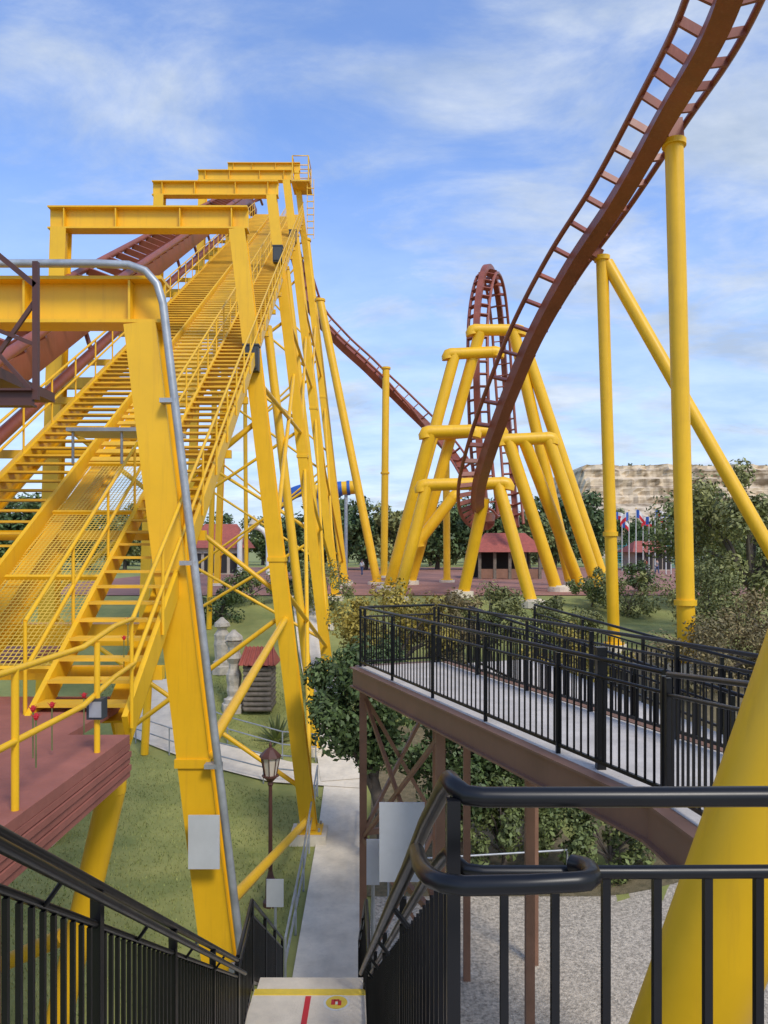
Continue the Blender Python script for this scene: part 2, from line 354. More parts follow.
while d<59:
    MB().bar(L(-2.0,-6.42,d),L(-6.9,-6.42,d),.12,.16).build('cross_beam','yellow',cw); d+=3.1
lp=T('lift_landing','grey galvanised landing plate across the lift hill stairs','platform',L(-3.3,-5.6,12.6))
pp=P(128,433,12.6); MB().box(pp,(1.75,.8,.06)).build('plate','galv',lp)
for dx in(-.8,0,.8): MB().tube(pp+V((dx,-.3,-.03)),pp+V((dx,-.3,-.55)),.025,n=6).build('leg','galv',lp)
# portal frames
def frame(d,label,first=False):
    xr=-2.6-.072*d; zt=H-2.31+.55*d; xl=xr-5
    root=T('lift_portal',label,'support structure',(xr-2.5,d,0),'yellow portal frames over the lift hill')
    xb=xr+.115*(zt-tz(-2,d)); zb=tz(xb,d)
    def column(top,bot,nm='column'):
        mb=MB()
        mb.bar(bot,top,.36,.30,(1,0,0))
        o=mb.build(nm,'yellow',root)
        for s in(-1,1):
            MB().bar(bot+V((0,s*.2,0)),top+V((0,s*.2,0)),.035,.44,(1,0,0)).build('flange','yellow',o)
        return o
    rt=V((xr,d,zt-.34));rb=V((xb,d,zb+.32)); column(rt,rb)
    lb=V((xl-.03*zt,d,tz(xl,d)+.3)); lt=V((xl,d,zt-.34)); column(lt,lb)
    MB().ibeam((xl-.3,d,zt-.02),(xr+.3,d,zt-.02),.42,.64,.045).build('crossbeam','yellow',root)
    for x in(xl+.15,xl+1.6,xr-1.6,xr-.15): MB().box((x,d,zt-.02),(.03,.38,.54)).build('stiffener','yellow',root)
    for p in(rb,lb):
        MB().box((p.x,d,p.z-.03),(.75,.75,.06)).build('base_plate','yellow',root)
        MB().box((p.x,d,p.z-.26),(1.0,1.0,.4)).build('footing','conc',root)
        for sx_ in(-.3,.3):
            for sy_ in(-.3,.3): MB().tube((p.x+sx_,d+sy_,p.z),(p.x+sx_,d+sy_,p.z+.09),.035,n=6).build('anchor_bolt','galv',root)
    zs=H-6.95+.55*d; f=(zs-rb.z)/(rt.z-rb.z)
    pr=rb.lerp(rt,f); pl=lb.lerp(lt,f)
    MB().bar(pl,pr-V((.18,0,0)),.25,.3).build('tie_beam','yellow',root)
    for ff in(.45,):
        p=rb.lerp(rt,ff); MB().box(p,(.5,.5,.12)).build('splice_plate','yellow',root)
    if d>15:
        n=2 if d<30 else 3
        for i in range(n):
            f0=.06+i*.55*f*1.6/n; f1=f0+.5*f*1.6/n
            MB().tube(lb.lerp(lt,f0),rb.lerp(rt,min(f1,.97*f)),.07,n=8).build('brace','yellow',root)
            MB().tube(rb.lerp(rt,f0)+V((0,.1,0)),lb.lerp(lt,min(f1,.97*f))+V((0,.1,0)),.07,n=8).build('brace','yellow',root)
    return root,rt,rb,lt,lb,f
FD=[10.5,21.2,33.5,45,58]
FLAB=['nearest yellow portal frame with a grey conduit bent over its beam','second yellow portal frame from the camera over the lift hill','third yellow portal frame from the camera over the lift hill','fourth yellow portal frame, next to last at the lift top','farthest yellow portal frame at the very top of the lift']
FR=[frame(d,l) for d,l in zip(FD,FLAB)]
for i in range(4):
    a=FR[i];b=FR[i+1]; r=a[0]
    for (u,w) in((.03,.42),(.40,.05),(.5,.62),(.75,.5)) if i>0 else ((.25,.02),(.45,.35)):
        MB().tube(a[2].lerp(a[1],u)+V((.05,.2,0)),b[2].lerp(b[1],w)+V((.05,-.2,0)),.09 if i==0 else .075,n=8).build('longitudinal_brace','yellow',r)
lab3=['slim yellow raking column between the second and third portal frames','slim yellow raking column between the third and fourth portal frames','slim yellow raking column beyond the fourth portal frame']
for (dd,lb_,f0) in((27,lab3[0],.9),(39,lab3[1],.95),(51,lab3[2],.95)):
    zt=H-6.8+.55*dd; xr=-2.25-.072*dd; zb=tz(-2,dd); xb=xr+.115*(zt-zb)
    r=T('raking_column',lb_,'column',(xb,dd,zb),'slim raking columns under the lift hill')
    MB().tube((xb,dd,zb+.1),(xr,dd,zt),.16,n=10).build('shaft','yellow',r); MB().box((xb,dd,zb+.12),(.6,.6,.3)).build('footing','conc',r)
    MB().tube((xb-6.2,dd,tz(xb-6.2,dd)),(xr-3.6,dd,zt),.14,n=10).build('rear_leg','yellow',r)
# conduit on first frame
r,rt,rb,lt,lb,f=FR[0]
zt=rt.z+.34+.42
pts=[V((rt.x-5.3,10.17,zt))]+[V((rt.x-.55,10.17,zt)),V((rt.x-.1,10.17,zt-.02)),V((rt.x+.12,10.17,zt-.1)),V((rt.x+.28,10.17,zt-.28)),V((rt.x+.36,10.17,zt-.55))]
e=rb+V((.36,-.33,0)); t0=pts[-1]
for k in range(1,8): pts.append(t0.lerp(e,k/7))
MB().path(pts,.055,10).build('conduit','galv',r)
for ff in (.2,.45,.7,.9):
    p=rb.lerp(rt,ff); MB().box(p+V((.3,-.3,0)),(.22,.16,.06)).build('conduit_clamp','galv',r)
sg=T('equipment_panel','flat pale grey metal panel fixed low on the nearest yellow column','panel',P(204,842,10.05))
q=P(204,842,10.05); MB().box(q,(.42,.02,.72)).build('panel_sheet','greyp',sg); MB().box(q+V((0,.05,.2)),(.34,.08,.05)).box(q+V((0,.05,-.2)),(.34,.08,.05)).box(q+V((0,.07,0)),(.05,.03,.5)).build('bracket','galv',sg)
for i,ff in((1,.78),(2,.87),(3,.86)):
    r,rt,rb=FR[i][:3]; p=rb.lerp(rt,ff)+V((.0,-.36,0))
    b=tag(MB().box(p,(.42,.28,.68)).box(p+V((0,-.16,0)),(.34,.04,.56)).box(p+V((0,0,.37)),(.46,.32,.05)).build('speaker_box','dgrey',origin=p),['dark grey box on the second portal frame column','dark grey box on the third portal frame column','dark grey box on the fourth portal frame column'][i-1],'box')
# top platform
tp=T('crest_platform','small yellow railed platform at the crest of the lift','platform',L(-2.2,-4,58))
q=V((-6.3,57.5,H+27.8)); MB().box(q,(1.4,2.2,.12)).build('floor','yellow2',tp)
for x in(-.6,.6):
    for y in(-1,1): MB().tube(q+V((x,y,0)),q+V((x,y,1.9)),.05,n=6).build('post','yellow',tp)
for z in(.6,1.2,1.9): MB().path([q+V((-.6,-1,z)),q+V((.6,-1,z)),q+V((.6,1,z)),q+V((-.6,1,z))],.04,6,True).build('rail','yellow',tp)
for k in range(8): MB().box(q+V((.75,-.9,-.5-k*.5)),(.5,.06,.06)).build('ladder_rung','yellow',tp)
for x in(.5,1.0): MB().bar(q+V((x,-.86,.2)),q+V((x,-.86,-4.3)),.05,.05).build('ladder_rail','yellow',tp)
# ------------------------------------------------------------ tracks
def catmull(pts,n):
    out=[];k=len(pts)
    for i in range(k-1):
        p0,p1,p2,p3=pts[max(i-1,0)],pts[i],pts[i+1],pts[min(i+2,k-1)]
        for j in range(n):
            t=j/n; out.append(.5*((2*p1)+(p2-p0)*t+(2*p0-5*p1+4*p2-p3)*t*t+(3*p1-p0-3*p2+p3)*t**3))
    out.append(pts[-1]); return out
def track(name,label,pts,upf,g=1.7,sw=.8,sh=.8,tie=.95,drop=.85,rr=.11,n=12,dens=6,smooth=True,cat='coaster track',tw=.22):
    S=catmull(pts,dens) if smooth else pts
    root=T(name,label,cat,S[0]); k=len(S); fr=[]
    cum=[0]
    for a,b in zip(S,S[1:]): cum.append(cum[-1]+(b-a).length)
    for i,p in enumerate(S):
        t=(S[min(i+1,k-1)]-S[max(i-1,0)]).normalized(); u=upf(p,t,cum[i]/cum[-1]); u=(u-t*u.dot(t)).normalized(); l=t.cross(u)
        fr.append((p,t,u,l))
    vs=[];fs=[]
    for p,t,u,l in fr:
        c=p-u*drop
        for a,b in((-1,-1),(1,-1),(1,1),(-1,1)): vs.append(c+l*a*sw/2+u*b*sh/2)
    for i in range(k-1):
        for j in range(4): fs.append((i*4+j,i*4+(j+1)%4,i*4+4+(j+1)%4,i*4+4+j))
    fs+=[(3,2,1,0),tuple((k-1)*4+j for j in range(4))]
    MB().add(vs,fs).build('spine','maroon',root)
    for s in(-1,1): MB().path([p+l*s*g/2 for p,t,u,l in fr],rr,8).build('rail','maroon',root)
    n=min(98,int(cum[-1]/tie)); 
    for q in range(1,n):
        s=cum[-1]*q/n; i=0
        while cum[i+1]<s: i+=1
        w=(s-cum[i])/(cum[i+1]-cum[i]); p=fr[i][0].lerp(fr[i+1][0],w); t=fr[i][1].lerp(fr[i+1][1],w).normalized()
        u=fr[i][2].lerp(fr[i+1][2],w); u=(u-t*u.dot(t)).normalized(); l=t.cross(u)
        mb=MB()
        for sd in(-1,1):
            mb.bar(p+l*sd*(g/2-.02)-u*.06,p-u*(drop-sh/2-.02)-l*sd*.05,.10,tw,t.cross(l))
        mb.build('tie','maroon',root)
    return root
cam0=V((0,0,H))
def updrop(p,t,s):
    v=(p-cam0).normalized(); v=(v-t*v.dot(t)).normalized(); ang=-math.radians(8+30*sm(s*2.0)); u=Quaternion(t,ang)@v
    w=sm((s-.80)/.2); z=V((0,0,1)); z=(z-t*z.dot(t)).normalized(); return u*(1-w)+z*w
dp=[P(775,-150,14.5),P(742,-50,17),P(707,35,20),P(662,112,24),P(612,195,28),P(565,264,31),P(529,328,33.5),P(503,388,35.5),P(483,443,38),P(472,484,42),P(472,508,47),P(480,518,53),P(488,516,60)]
track('drop_track','large maroon track sweeping down from the upper right on yellow columns',dp,updrop,g=1.75,sw=.58,sh=.52,drop=.66,tie=1.25,dens=8,rr=.105,tw=.24)
track('lift_track','maroon lift hill track rising under the yellow portal frames',[L(-6.7,-4.0,5+2*i) for i in range(28)]+[L(-6.7,-4.0,59)+V((-.1,2.2,.75)),L(-6.7,-4.0,59)+V((-.1,4.5,.8))],lambda p,t,s:V((0,-.48,.87)),g=1.5,tie=1.2,smooth=False,sw=.6,sh=.6,drop=.7)
lc=T('track_chord','thin maroon pipe running up beside the left lift stairs','pipe',L(-6.4,-5.6,6))
MB().path([L(-6.35,-5.75,6),L(-6.35,-5.75,58)],.13,10).build('pipe','maroon',lc)
for d in range(8,58,4): MB().tube(L(-6.35,-5.75,d),L(-6.6,-4.9,d),.07,n=6).build('strut','maroon',lc)
track('far_track','distant maroon track sloping down to the right behind the lift',[P(292,230,72),P(312,296,73),P(340,332,74),P(372,362,75),P(402,392,76),P(428,420,76),P(452,448,74),P(472,480,70)],lambda p,t,s:V((-.2,-.5,.85)),tie=1.3,g=1.5,sw=.7,sh=.7)
lpt=[P(488,516,60),P(481,450,60.5),P(478,385,61),P(478,325,62),P(482,290,64),P(488,274,66),P(495,288,69),P(500,325,71),P(504,385,72),P(509,450,72),P(515,525,70)]
cen=P(490,410,67)
track('loop_track','maroon vertical loop standing behind the yellow supports',lpt,lambda p,t,s:(cen-p),tie=1.05,g=1.6,sw=.5,sh=.45,drop=.6,dens=8,rr=.14,tw=.34)
# ------------------------------------------------------------ supports
def column(label,top,r,cap=True,flange=None,group='tall yellow coaster columns',base=None):
    bx=base if base is not None else V((top.x,top.y,0)); g=tz(bx.x,bx.y); b=V((bx.x,bx.y,g))
    root=T('support_column',label,'column',b,group)
    MB().tube(b+V((0,0,.3)),top,r,n=20).build('shaft','yellow',root)
    MB().lathe(b+V((0,0,.25)),[(r*1.7,0),(r*1.7,.08),(r*1.05,.09),(r*1.02,.5)],20).build('base_flange','yellow',root)
    MB().lathe(b+V((0,0,-.1)),[(r*2.2,0),(r*2.2,.35)],20).build('footing','conc',root)
    for f in(flange or []):
        p=b.lerp(top,f); MB().tube(p-V((0,0,.09)),p+V((0,0,.09)),r*1.25,n=20).build('flange','yellow',root)
    if cap:
        MB().tube(top-V((0,0,.12)),top+V((0,0,.06)),r*1.3,n=20).build('cap_plate','yellow',root)
    return root
t=P(674,143,24.2)
c1=column('tallest yellow column under the big curved track at right',t,.29,flange=[.13],base=P(687,600,25.0))
MB().bar(t+V((0,0,.06)),t+V((-.05,.02,.7)),.5,.45,(0,1,0)).build('saddle','maroon',c1)
t=P(602,258,30.0)
c2=column('yellow column with a long raking strut holding the mid curve',t,.24,flange=[.3],base=P(614,600,30.5))
MB().tube(t+V((.2,0,-.2)),P(800,602,27),.25,n=16).build('raking_strut','yellow',c2)
MB().bar(t+V((-.05,0,.06)),t+V((-.6,.1,.4)),.4,.4,(0,1,0)).build('saddle','maroon',c2)
column('distant yellow column under the far sloping track',P(386,368,75),.36,flange=[.5],base=P(384,600,75))
column('leaning yellow column rising to the right edge of the lift',P(320,300,62),.34,base=P(377,590,60),cap=True)
column('yellow column leaning beside the lift legs, right of the portal frames',P(306,240,64),.34,base=P(344,590,62),cap=True)
column('short yellow column left of the loop supports',P(446,450,64),.3,base=P(447,600,64))
# big near leaning support
a=P(805,702,2.95); b=P(681,1042,3.15); dirv=(a-b).normalized()
b2=b+dirv*(-(b.z-.3)/dirv.z); a2=a+dirv*7
ns=T('near_support','thick yellow raking pipe passing close behind the nearest railing','support pipe',(b2.x,b2.y,0))
MB().tube(b2,a2,.208,n=40).build('pipe','yellow',ns); MB().box((b2.x,b2.y,.2),(1.0,.9,.4)).build('footing','conc',ns)
q=b+dirv*(-1.1); MB().tube(q,q+dirv*.05,.3,n=32).build('flange','yellow',ns)
# centre A frames
def bent(label,segs,r,d):
    root=T('support_bent',label,'support structure',(P(480,600,d).x,d,tz(3,d)),'yellow pipe frames below the loop')
    for nm,(x0,y0,dd0),(x1,y1,dd1) in segs:
        p=P(x0,y0,dd0); q=P(x1,y1,dd1)
        if nm=='leg':
            g=tz(q.x,q.y); 
            if q.z>g: q=q+(q-p)*((q.z-g)/(p.z-q.z))
        MB().tube(p,q,r,n=14).build(nm,'yellow',root)
        if nm=='leg': MB().lathe((q.x,q.y,tz(q.x,q.y)-.05),[(r*2,0),(r*2,.4),(r*1.3,.42),(r*1.3,.5)],14).build('footing','conc',root)
        if nm!='leg':
            for e,s in((p,1),(q,-1)):
                dv=(q-p).normalized()
                MB().path([e+dv*s*.3,e+dv*s*.05,e-dv*s*.12+V((0,0,-.04)),e-dv*s*.2+V((0,0,-.2)),e-dv*s*.16+V((0,0,-.4))],r*1.03,14).build('elbow','yellow',root)
    return root
bent('front lowest yellow pipe frame below the curved track',[('crossbeam',(424,485,44),(505,483,44)),('leg',(427,485,44),(400,592,44)),('leg',(498,484,44),(534,612,43)),('leg',(484,498,44.5),(462,600,46))],.36,44)
bent('middle yellow pipe frame with a split crossbeam around the track',[('crossbeam',(428,432,48),(472,431,48)),('crossbeam',(503,440,50),(550,438,50)),('leg',(431,432,48),(388,592,50)),('leg',(548,438,50),(604,605,50)),('leg',(508,440,50),(560,600,50)),('leg',(524,440,50),(585,600,53))],.41,50)
bent('tallest yellow pipe frame carrying the top of the dive',[('crossbeam',(450,354,57),(496,352,57)),('crossbeam',(474,330,57),(518,330,57)),('leg',(455,354,57),(392,588,57)),('leg',(480,332,57),(408,590,60)),('leg',(514,332,57),(575,600,58)),('leg',(527,352,57),(608,594,57)),('brace',(432,435,57.2),(500,430,57.2)),('brace',(420,540,57.2),(455,495,57.2))],.44,57)
# ------------------------------------------------------------ station at left
DKZ=H-1.7; EX=-2.36; EY=6.9
sp=T('station_platform','faded brick red station platform at the foot of the lift','platform',(-4,5,DKZ))
MB().box((EX-4.98,(1+EY)/2,DKZ-.04),(10,EY-1,.08)).build('deck','deckred',sp)
MB().box((EX-5.5,EY+.9,DKZ-.04),(9.9,1.8,.08)).build('deck','deckred',sp)
MB().box((-9.3,11.3,DKZ-.04),(7.2,5.2,.08)).build('deck','deckred',sp)
mb=MB()
for k in range(5): mb.box((EX,(1+EY)/2,DKZ-.11-k*.062),(.05+.025*(k%2),EY-1,.05))
mb.build('fascia','deckred',sp); mb=MB()
for k in range(5): mb.box((EX-2,EY,DKZ-.11-k*.062),(4.0,.05+.025*(k%2),.05))
mb.build('fascia','deckred',sp)
for x,y in((EX-.5,2),(EX-1.2,6.6),(-6,7.8),(-6,2),(-10,12)): MB().box((x,y,(DKZ-.1)/2),(.25,.25,DKZ-.1)).build('leg','brown',sp)
yr=T('deck_handrail','yellow pipe handrail along the red station platform','handrail',(EX-.05,4.5,DKZ))
for hh in(.45,.92): MB().path([(EX-.05,1.4,DKZ+hh),(EX-.05,6.0,DKZ+hh),(EX-.12,6.9,DKZ+hh+.08),L(-2.05,-6+hh+.05,7.85)],.024,8).build('rail','yellow',yr)
for y in(1.6,3.3,4.9,6.3): MB().tube((EX-.05,y,DKZ),(EX-.05,y,DKZ+.92),.026,n=8).build('post','yellow',yr)
rs=T('platform_strut','yellow raking pipe under the edge of the station platform','support pipe',(-4,8,0))
q0=P(112,790,7.3); q1=V((q0.x-1.45,q0.y+.4,.1))
MB().tube(q0,q1,.13,n=14).build('pipe','yellow',rs); MB().tube(q0+V((0,0,-.02)),q0+V((.02,0,.3)),.13,n=14).build('pipe_head','yellow',rs)
MB().box((q1.x,q1.y,.1),(.7,.7,.3)).build('footing','conc',rs)
MB().tube(P(66,935,7.6),P(0,965,9),.09,n=10).build('brace','yellow',rs)
# flood light
fl=T('flood_light','small dark flood light on the yellow platform handrail','flood light',P(97,706,6.3))
q=P(97,708,6.3); MB().box(q,(.13,.12,.17)).build('housing','dgrey',fl); MB().box(q+V((.01,-.065,0)),(.1,.012,.13)).build('lens','galv',fl); MB().tube(q+V((0,0,-.08)),q+V((0,0,-.3)),.012,n=6).build('bracket','dgrey',fl)
# red blooms by the stairs
for i,(px,py,d) in enumerate(((36,720,5.5),(52,708,6.2),(33,712,5.7),(98,685,7.2),(84,698,7),(128,622,8.8),(132,635,8.7),(124,640,8.6))):
    q=P(px,py,d); o=T('red_bloom','small red bloom among the yellow rails at the stair foot','flower',q,'red blooms beside the lift stairs'); mb=MB()
    for k in range(7):
        an=2*PI*k/7; mb.add([q,q+V((math.cos(an)*.025,math.sin(an)*.02,.03)),q+V((math.cos(an)*.05,.0,.05)),q+V((math.cos(an+.5)*.03,math.sin(an)*.02,.035))],[(0,1,2,3)])
    mb.lathe(q+V((0,0,.0)),[(.01,0),(.022,.02),(.012,.05)],6); mb.build('petals','red',o); MB().tube(q-V((0,0,.35)),q,.006,n=5).build('stem','leaf_mid',o)
# maintenance platform left top
mp=T('maintenance_platform','dark brown railed service platform at the left edge','platform',P(-20,385,7.2))
MB().box(P(-55,386,7.6),(1.7,1.2,.1)).build('floor','dbrown',mp); MB().ibeam(P(-160,398,7.0),P(34,398,7.0),.12,.16,.02).build('edge_beam','dbrown',mp)
for px in(36,-60): MB().bar(P(px,400,7),P(px,262 if px>0 else 180,7),.05,.05).build('post','dbrown',mp)
MB().bar(P(36,286,7),P(-80,190,7),.05,.05).build('rail','dbrown',mp); MB().bar(P(36,345,7),P(-80,300,7),.035,.035).build('rail','dbrown',mp)
MB().bar(P(36,395,7),P(-60,290,7.05),.035,.035).build('brace','dbrown',mp); MB().bar(P(-30,395,7),P(36,300,7.06),.035,.035).build('brace','dbrown',mp)
MB().box((P(-75,386,7.6).x,7.6,(P(0,386,7.6).z-.1+DKZ)/2),(.2,.2,P(0,386,7.6).z-.1-DKZ)).build('post','dbrown',mp)
# ------------------------------------------------------------ path furniture
lx,ly=-2.62,17.3
lm=T('street_lamp','brown park lantern post standing on the lawn beside the path','street lamp',(lx,ly,0))
MB().lathe((lx,ly,0),[(.17,0),(.17,.1),(.12,.16),(.11,.6),(.075,.68),(.05,.8),(.042,2.75),(.07,2.8),(.05,2.88)],14).build('pole','dbrown',lm)
MB().lathe((lx,ly,2.86),[(.06,0),(.16,.1),(.2,.12),(.2,.15)],8).build('lantern_base','dbrown',lm)
MB().lathe((lx,ly,3.01),[(.13,0),(.21,.42)],8).build('glass','glass',lm)
mb=MB()
for k in range(8):
    an=2*PI*k/8; mb.tube((lx+.14*math.cos(an),ly+.14*math.sin(an),3.0),(lx+.225*math.cos(an),ly+.225*math.sin(an),3.45),.012,n=5)
mb.build('cage','dbrown',lm)
MB().lathe((lx,ly,3.43),[(.26,0),(.24,.05),(.1,.18),(.03,.22),(.035,.28),(.008,.36)],8).build('cap','dbrown',lm)
def sign(label,px,py,d,w,h,legz=0,m='greyp'):
    q=P(px,py,d); r=T('sign_board',label,'sign',(q.x,d,legz)); MB().box(q,(w,.03,h)).build('board',m,r)
    MB().box(q+V((0,.03,h*.3)),(w*.9,.03,.05)).build('batten','galv',r)
    MB().tube((q.x,d+.05,legz),(q.x,d+.05,q.z+h*.4),.03,n=8).build('post','galv',r)
sign('small pale sign board seen from behind beside the lamp post',275,893,15.8,.36,.58)
sign('large grey sign board seen from behind below the walkway',402,842,10.9,.66,1.15)
sign('narrow grey sign board below the walkway, left of the large one',373,862,11.6,.2,.7)
def piperail(label,pts,h=.95,m='galv'):
    pts=[V((x,y,tz(x,y)+.05)) for x,y in pts]; r=T('pipe_handrail',label,'handrail',pts[0],'galvanised path handrails')
    for hh in(.5,h): MB().path([p+V((0,0,hh)) for p in pts],.025,8).build('rail',m,r)
    for a,b in zip(pts,pts[1:]):
        n=max(1,round((b-a).length/2))
        for i in range(n): q=a.lerp(b,i/n); MB().tube(q-V((0,0,.04)),q+V((0,0,h)),.024,n=8).build('post',m,r)
    MB().tube(pts[-1]-V((0,0,.04)),pts[-1]+V((0,0,h)),.024,n=8).build('post',m,r)
piperail('galvanised pipe handrail along the left edge of the path',[(-1.83,13.9),(-1.93,18),(-2.13,24)])
piperail('galvanised pipe handrail along the right edge of the path',[(-.36,13.9),(-.46,18),(-.60,22.5)])
piperail('galvanised pipe handrail on the near side of the curving cross path',[(-2.6,24.6),(-4,24.9),(-6.2,26),(-9.2,27.8)])
piperail('galvanised pipe handrail on the far side of the curving cross path',[(-2.4,26.4),(-3.6,26.6),(-5.8,27.8),(-8.2,29.5)])
piperail('galvanised pipe handrail under the raised walkway',[(.1,17.4),(1.6,17.6),(4.4,18.0)])
# shed
sx,sy=-5.05,30.5; sz=tz(sx,sy)
sh=T('small_shed','narrow log shed with a red tiled roof on the lawn','shed',(sx,sy,sz))
mb=MB()
for k in range(9): mb.tube((sx-.55,sy-.5,sz+.12+k*.2),(sx+.55,sy-.5,sz+.12+k*.2),.1,n=8); mb.tube((sx-.55,sy+.5,sz+.12+k*.2),(sx+.55,sy+.5,sz+.12+k*.2),.1,n=8); mb.tube((sx-.5,sy-.55,sz+.2+k*.2),(sx-.5,sy+.55,sz+.2+k*.2),.1,n=8); mb.tube((sx+.5,sy-.55,sz+.2+k*.2),(sx+.5,sy+.55,sz+.2+k*.2),.1,n=8)
mb.build('log_wall','wood',sh)
mb=MB(); mb.add([(sx-.75,sy-.75,sz+1.9),(sx+.75,sy-.75,sz+1.9),(sx+.75,sy+.75,sz+1.9),(sx-.75,sy+.75,sz+1.9),(sx-.55,sy,sz+2.55),(sx+.55,sy,sz+2.55)],[(0,1,5,4),(2,3,4,5),(1,2,5),(3,0,4),(3,2,1,0)]); 
for k in range(8):
    x=sx-.7+k*.2; mb.tube((x,sy-.78,sz+1.92),(sx-.55+k*.157,sy-.02,sz+2.57),.04,n=6)
mb.build('roof','roof',sh)
# stone pillars
def pillar(label,px,d,h,seed):
    random.seed(seed); x=P(px,600,d).x; z=tz(x,d); r=T('stone_pillar',label,'pillar',(x,d,z),'pale weathered stone pillars')
    MB().lathe((x,d,z-.1),[(.5,0),(.5,.35),(.42,.4),(.42,.55)],8).build('plinth','stone',r)
    pr=[(.36,.45)];k=.45
    while k<h-.4: pr.append((random.uniform(.2,.38),k+.12)); k+=.22
    MB().lathe((x,d,z),pr,9).build('shaft','stone',r)
    MB().lathe((x,d,z+h-.45),[(.2,0),(.38,.1),(.34,.25),(.16,.4),(.06,.5)],8).build('finial','stone',r)
pillar('tall pale stone pillar left of the log shed',234,30.5,3.2,3)
pillar('shorter pale stone pillar behind the shed',222,34,2.4,5)
ax,ay=-4.0,27.9; az=tz(ax,ay); ag=T('agave_plant','spiky pale agave on the lawn in front of the shed','plant',(ax,ay,az)); mb=MB()
for k in range(26):
    an=k*2.4; e=.3+.045*k; dv=V((math.cos(an)*math.cos(e),math.sin(an)*math.cos(e),math.sin(e))); ln_=1.1; sd=dv.cross(V((0,0,1))).normalized()*.07
    o=V((ax,ay,az)); mb.add([o+sd,o-sd,o+dv*ln_*.5-sd,o+dv*ln_,o+dv*ln_*.5+sd],[(0,1,2,3,4)])
mb.build('leaves','leaf_mid',ag); MB().lathe((ax,ay,az-.05),[(.12,0),(.15,.15),(.05,.25)],8).build('core','leaf_olive',ag)
# ------------------------------------------------------------ trees
def crownmesh(seed,c,R,nc,nl,size,cr=.42):
    rnd=random.Random(seed); mb=MB(); cl=[]
    for i in range(nc):
        while 1:
            p=V((rnd.uniform(-1,1),rnd.uniform(-1,1),rnd.uniform(-1,1)))
            if .2<p.length<.9: break
        cl.append((V((c[0]+p.x*R[0],c[1]+p.y*R[1],c[2]+p.z*R[2])),rnd.uniform(.55,1.1)*cr*min(R)))
    vs=[];fs=[]
    for i in range(nl):
        q,r=cl[rnd.randrange(nc)]
        d=V((rnd.gauss(0,1),rnd.gauss(0,1),rnd.gauss(0,1))).normalized(); p=q+d*r*(rnd.random()**.4)*1.05
        n=(d+V((rnd.gauss(0,.6),rnd.gauss(0,.6),rnd.gauss(.3,.6)))).normalized(); a=n.orthogonal().normalized(); a=Quaternion(n,rnd.uniform(0,6.28))@a; b=n.cross(a)
        s=size*rnd.uniform(.6,1.4); k=len(vs)
        vs+= [p-a*s,p-b*s*.5,p+a*s,p+b*s*.5]; fs.append((k,k+1,k+2,k+3))
    mb.v=vs; mb.f=fs; mb.s=[False]*len(fs); return mb,cl
def tree(name,label,x,y,h,R,m,seed,nl,size,group=None,nc=22,off=(0,0),th=None,cat='tree',cr=.42,z=None):
    z=tz(x,y) if z is None else z; r=T(name,label,cat,(x,y,z),group); c=(x+off[0],y+off[1],z+h-R[2])
    mb,cl=crownmesh(seed,c,R,nc,nl,size,cr)
    mb.build('crown',m,r)
    t=MB(); tr=th or .035*h; top=V((c[0],c[1],c[2])); b=V((x,y,z-.1))
    t.path([b,b.lerp(top,.35)+V((.05*h*.3,0,0)),b.lerp(top,.7),top],tr,8,False,tr*.35)
    for q,rr in cl[:9]: t.path([b.lerp(top,.45+.05*random.random()),(b.lerp(top,.6)).lerp(q,.5)+V((0,0,.1)),q],tr*.4,6,False,tr*.1)
    t.build('trunk','bark',r); return r
tree('evergreen_oak','dark green oak beside the path under the end of the walkway',.1,19.3,6.1,(1.5,1.4,1.85),'leaf_dark',1,15000,.08,off=(-.75,0),nc=44)
tree('evergreen_oak','dark green oak hidden behind the walkway legs',1.9,19.6,5.0,(1.5,1.2,2.0),'leaf_dark',2,9000,.08,nc=34)
tree('evergreen_oak','dark oak in the shade beyond the lower ramp',4.2,20.2,4.8,(1.8,1.4,2.0),'leaf_dark',22,9000,.08,nc=34)
tree('shade_shrub','dark shrub on the bare soil behind the middle walkway leg',3.0,18.9,2.6,(1.5,.9,1.3),'leaf_mid',23,5000,.07,nc=26,cat='bush')
tree('shade_shrub','low dark shrub on the bare soil beneath the lower ramp',5.6,18.6,2.4,(1.5,.9,1.2),'leaf_mid',24,5000,.07,nc=26,cat='bush')
tree('autumn_bush','tall golden brown bush beyond the far end of the walkway',.1,29.5,5.4,(2.5,1.7,1.8),'leaf_gold',3,8000,.08,nc=32,cat='bush')
tree('autumn_bush','golden brown bush right of the far walkway end',2.6,31,4.8,(1.8,1.4,1.7),'leaf_brown',33,6000,.08,nc=28,cat='bush')
tree('autumn_bush','olive brown bush under the front pipe frame',4.6,33,4.4,(1.9,1.4,1.6),'leaf_olive',34,6000,.08,nc=28,cat='bush')
tree('autumn_bush','yellow flowering bush between the loop supports and the columns',7.0,28.5,3.7,(2.5,1.6,1.4),'leaf_gold',4,7000,.075,nc=32,cat='bush')
tree('autumn_bush','green bush just left of the column with the raking strut',8.2,34,3.0,(2.0,1.4,1.3),'leaf_olive',44,5000,.08,nc=26,cat='bush')
tree('autumn_bush','brown dry bush at the foot of the tallest column',10.4,23.6,2.4,(2.2,1.5,1.4),'leaf_brown',5,7000,.06,nc=34,cat='bush')
tree('autumn_bush','brown dry bush at the right edge of the picture',13.2,24.5,3.2,(2.4,1.6,1.8),'leaf_brown',6,8000,.06,nc=36,cat='bush')
tree('autumn_bush','olive bush behind the raking strut base',12.6,29,3.4,(2.2,1.6,1.7),'leaf_olive',61,7000,.065,nc=34,cat='bush')
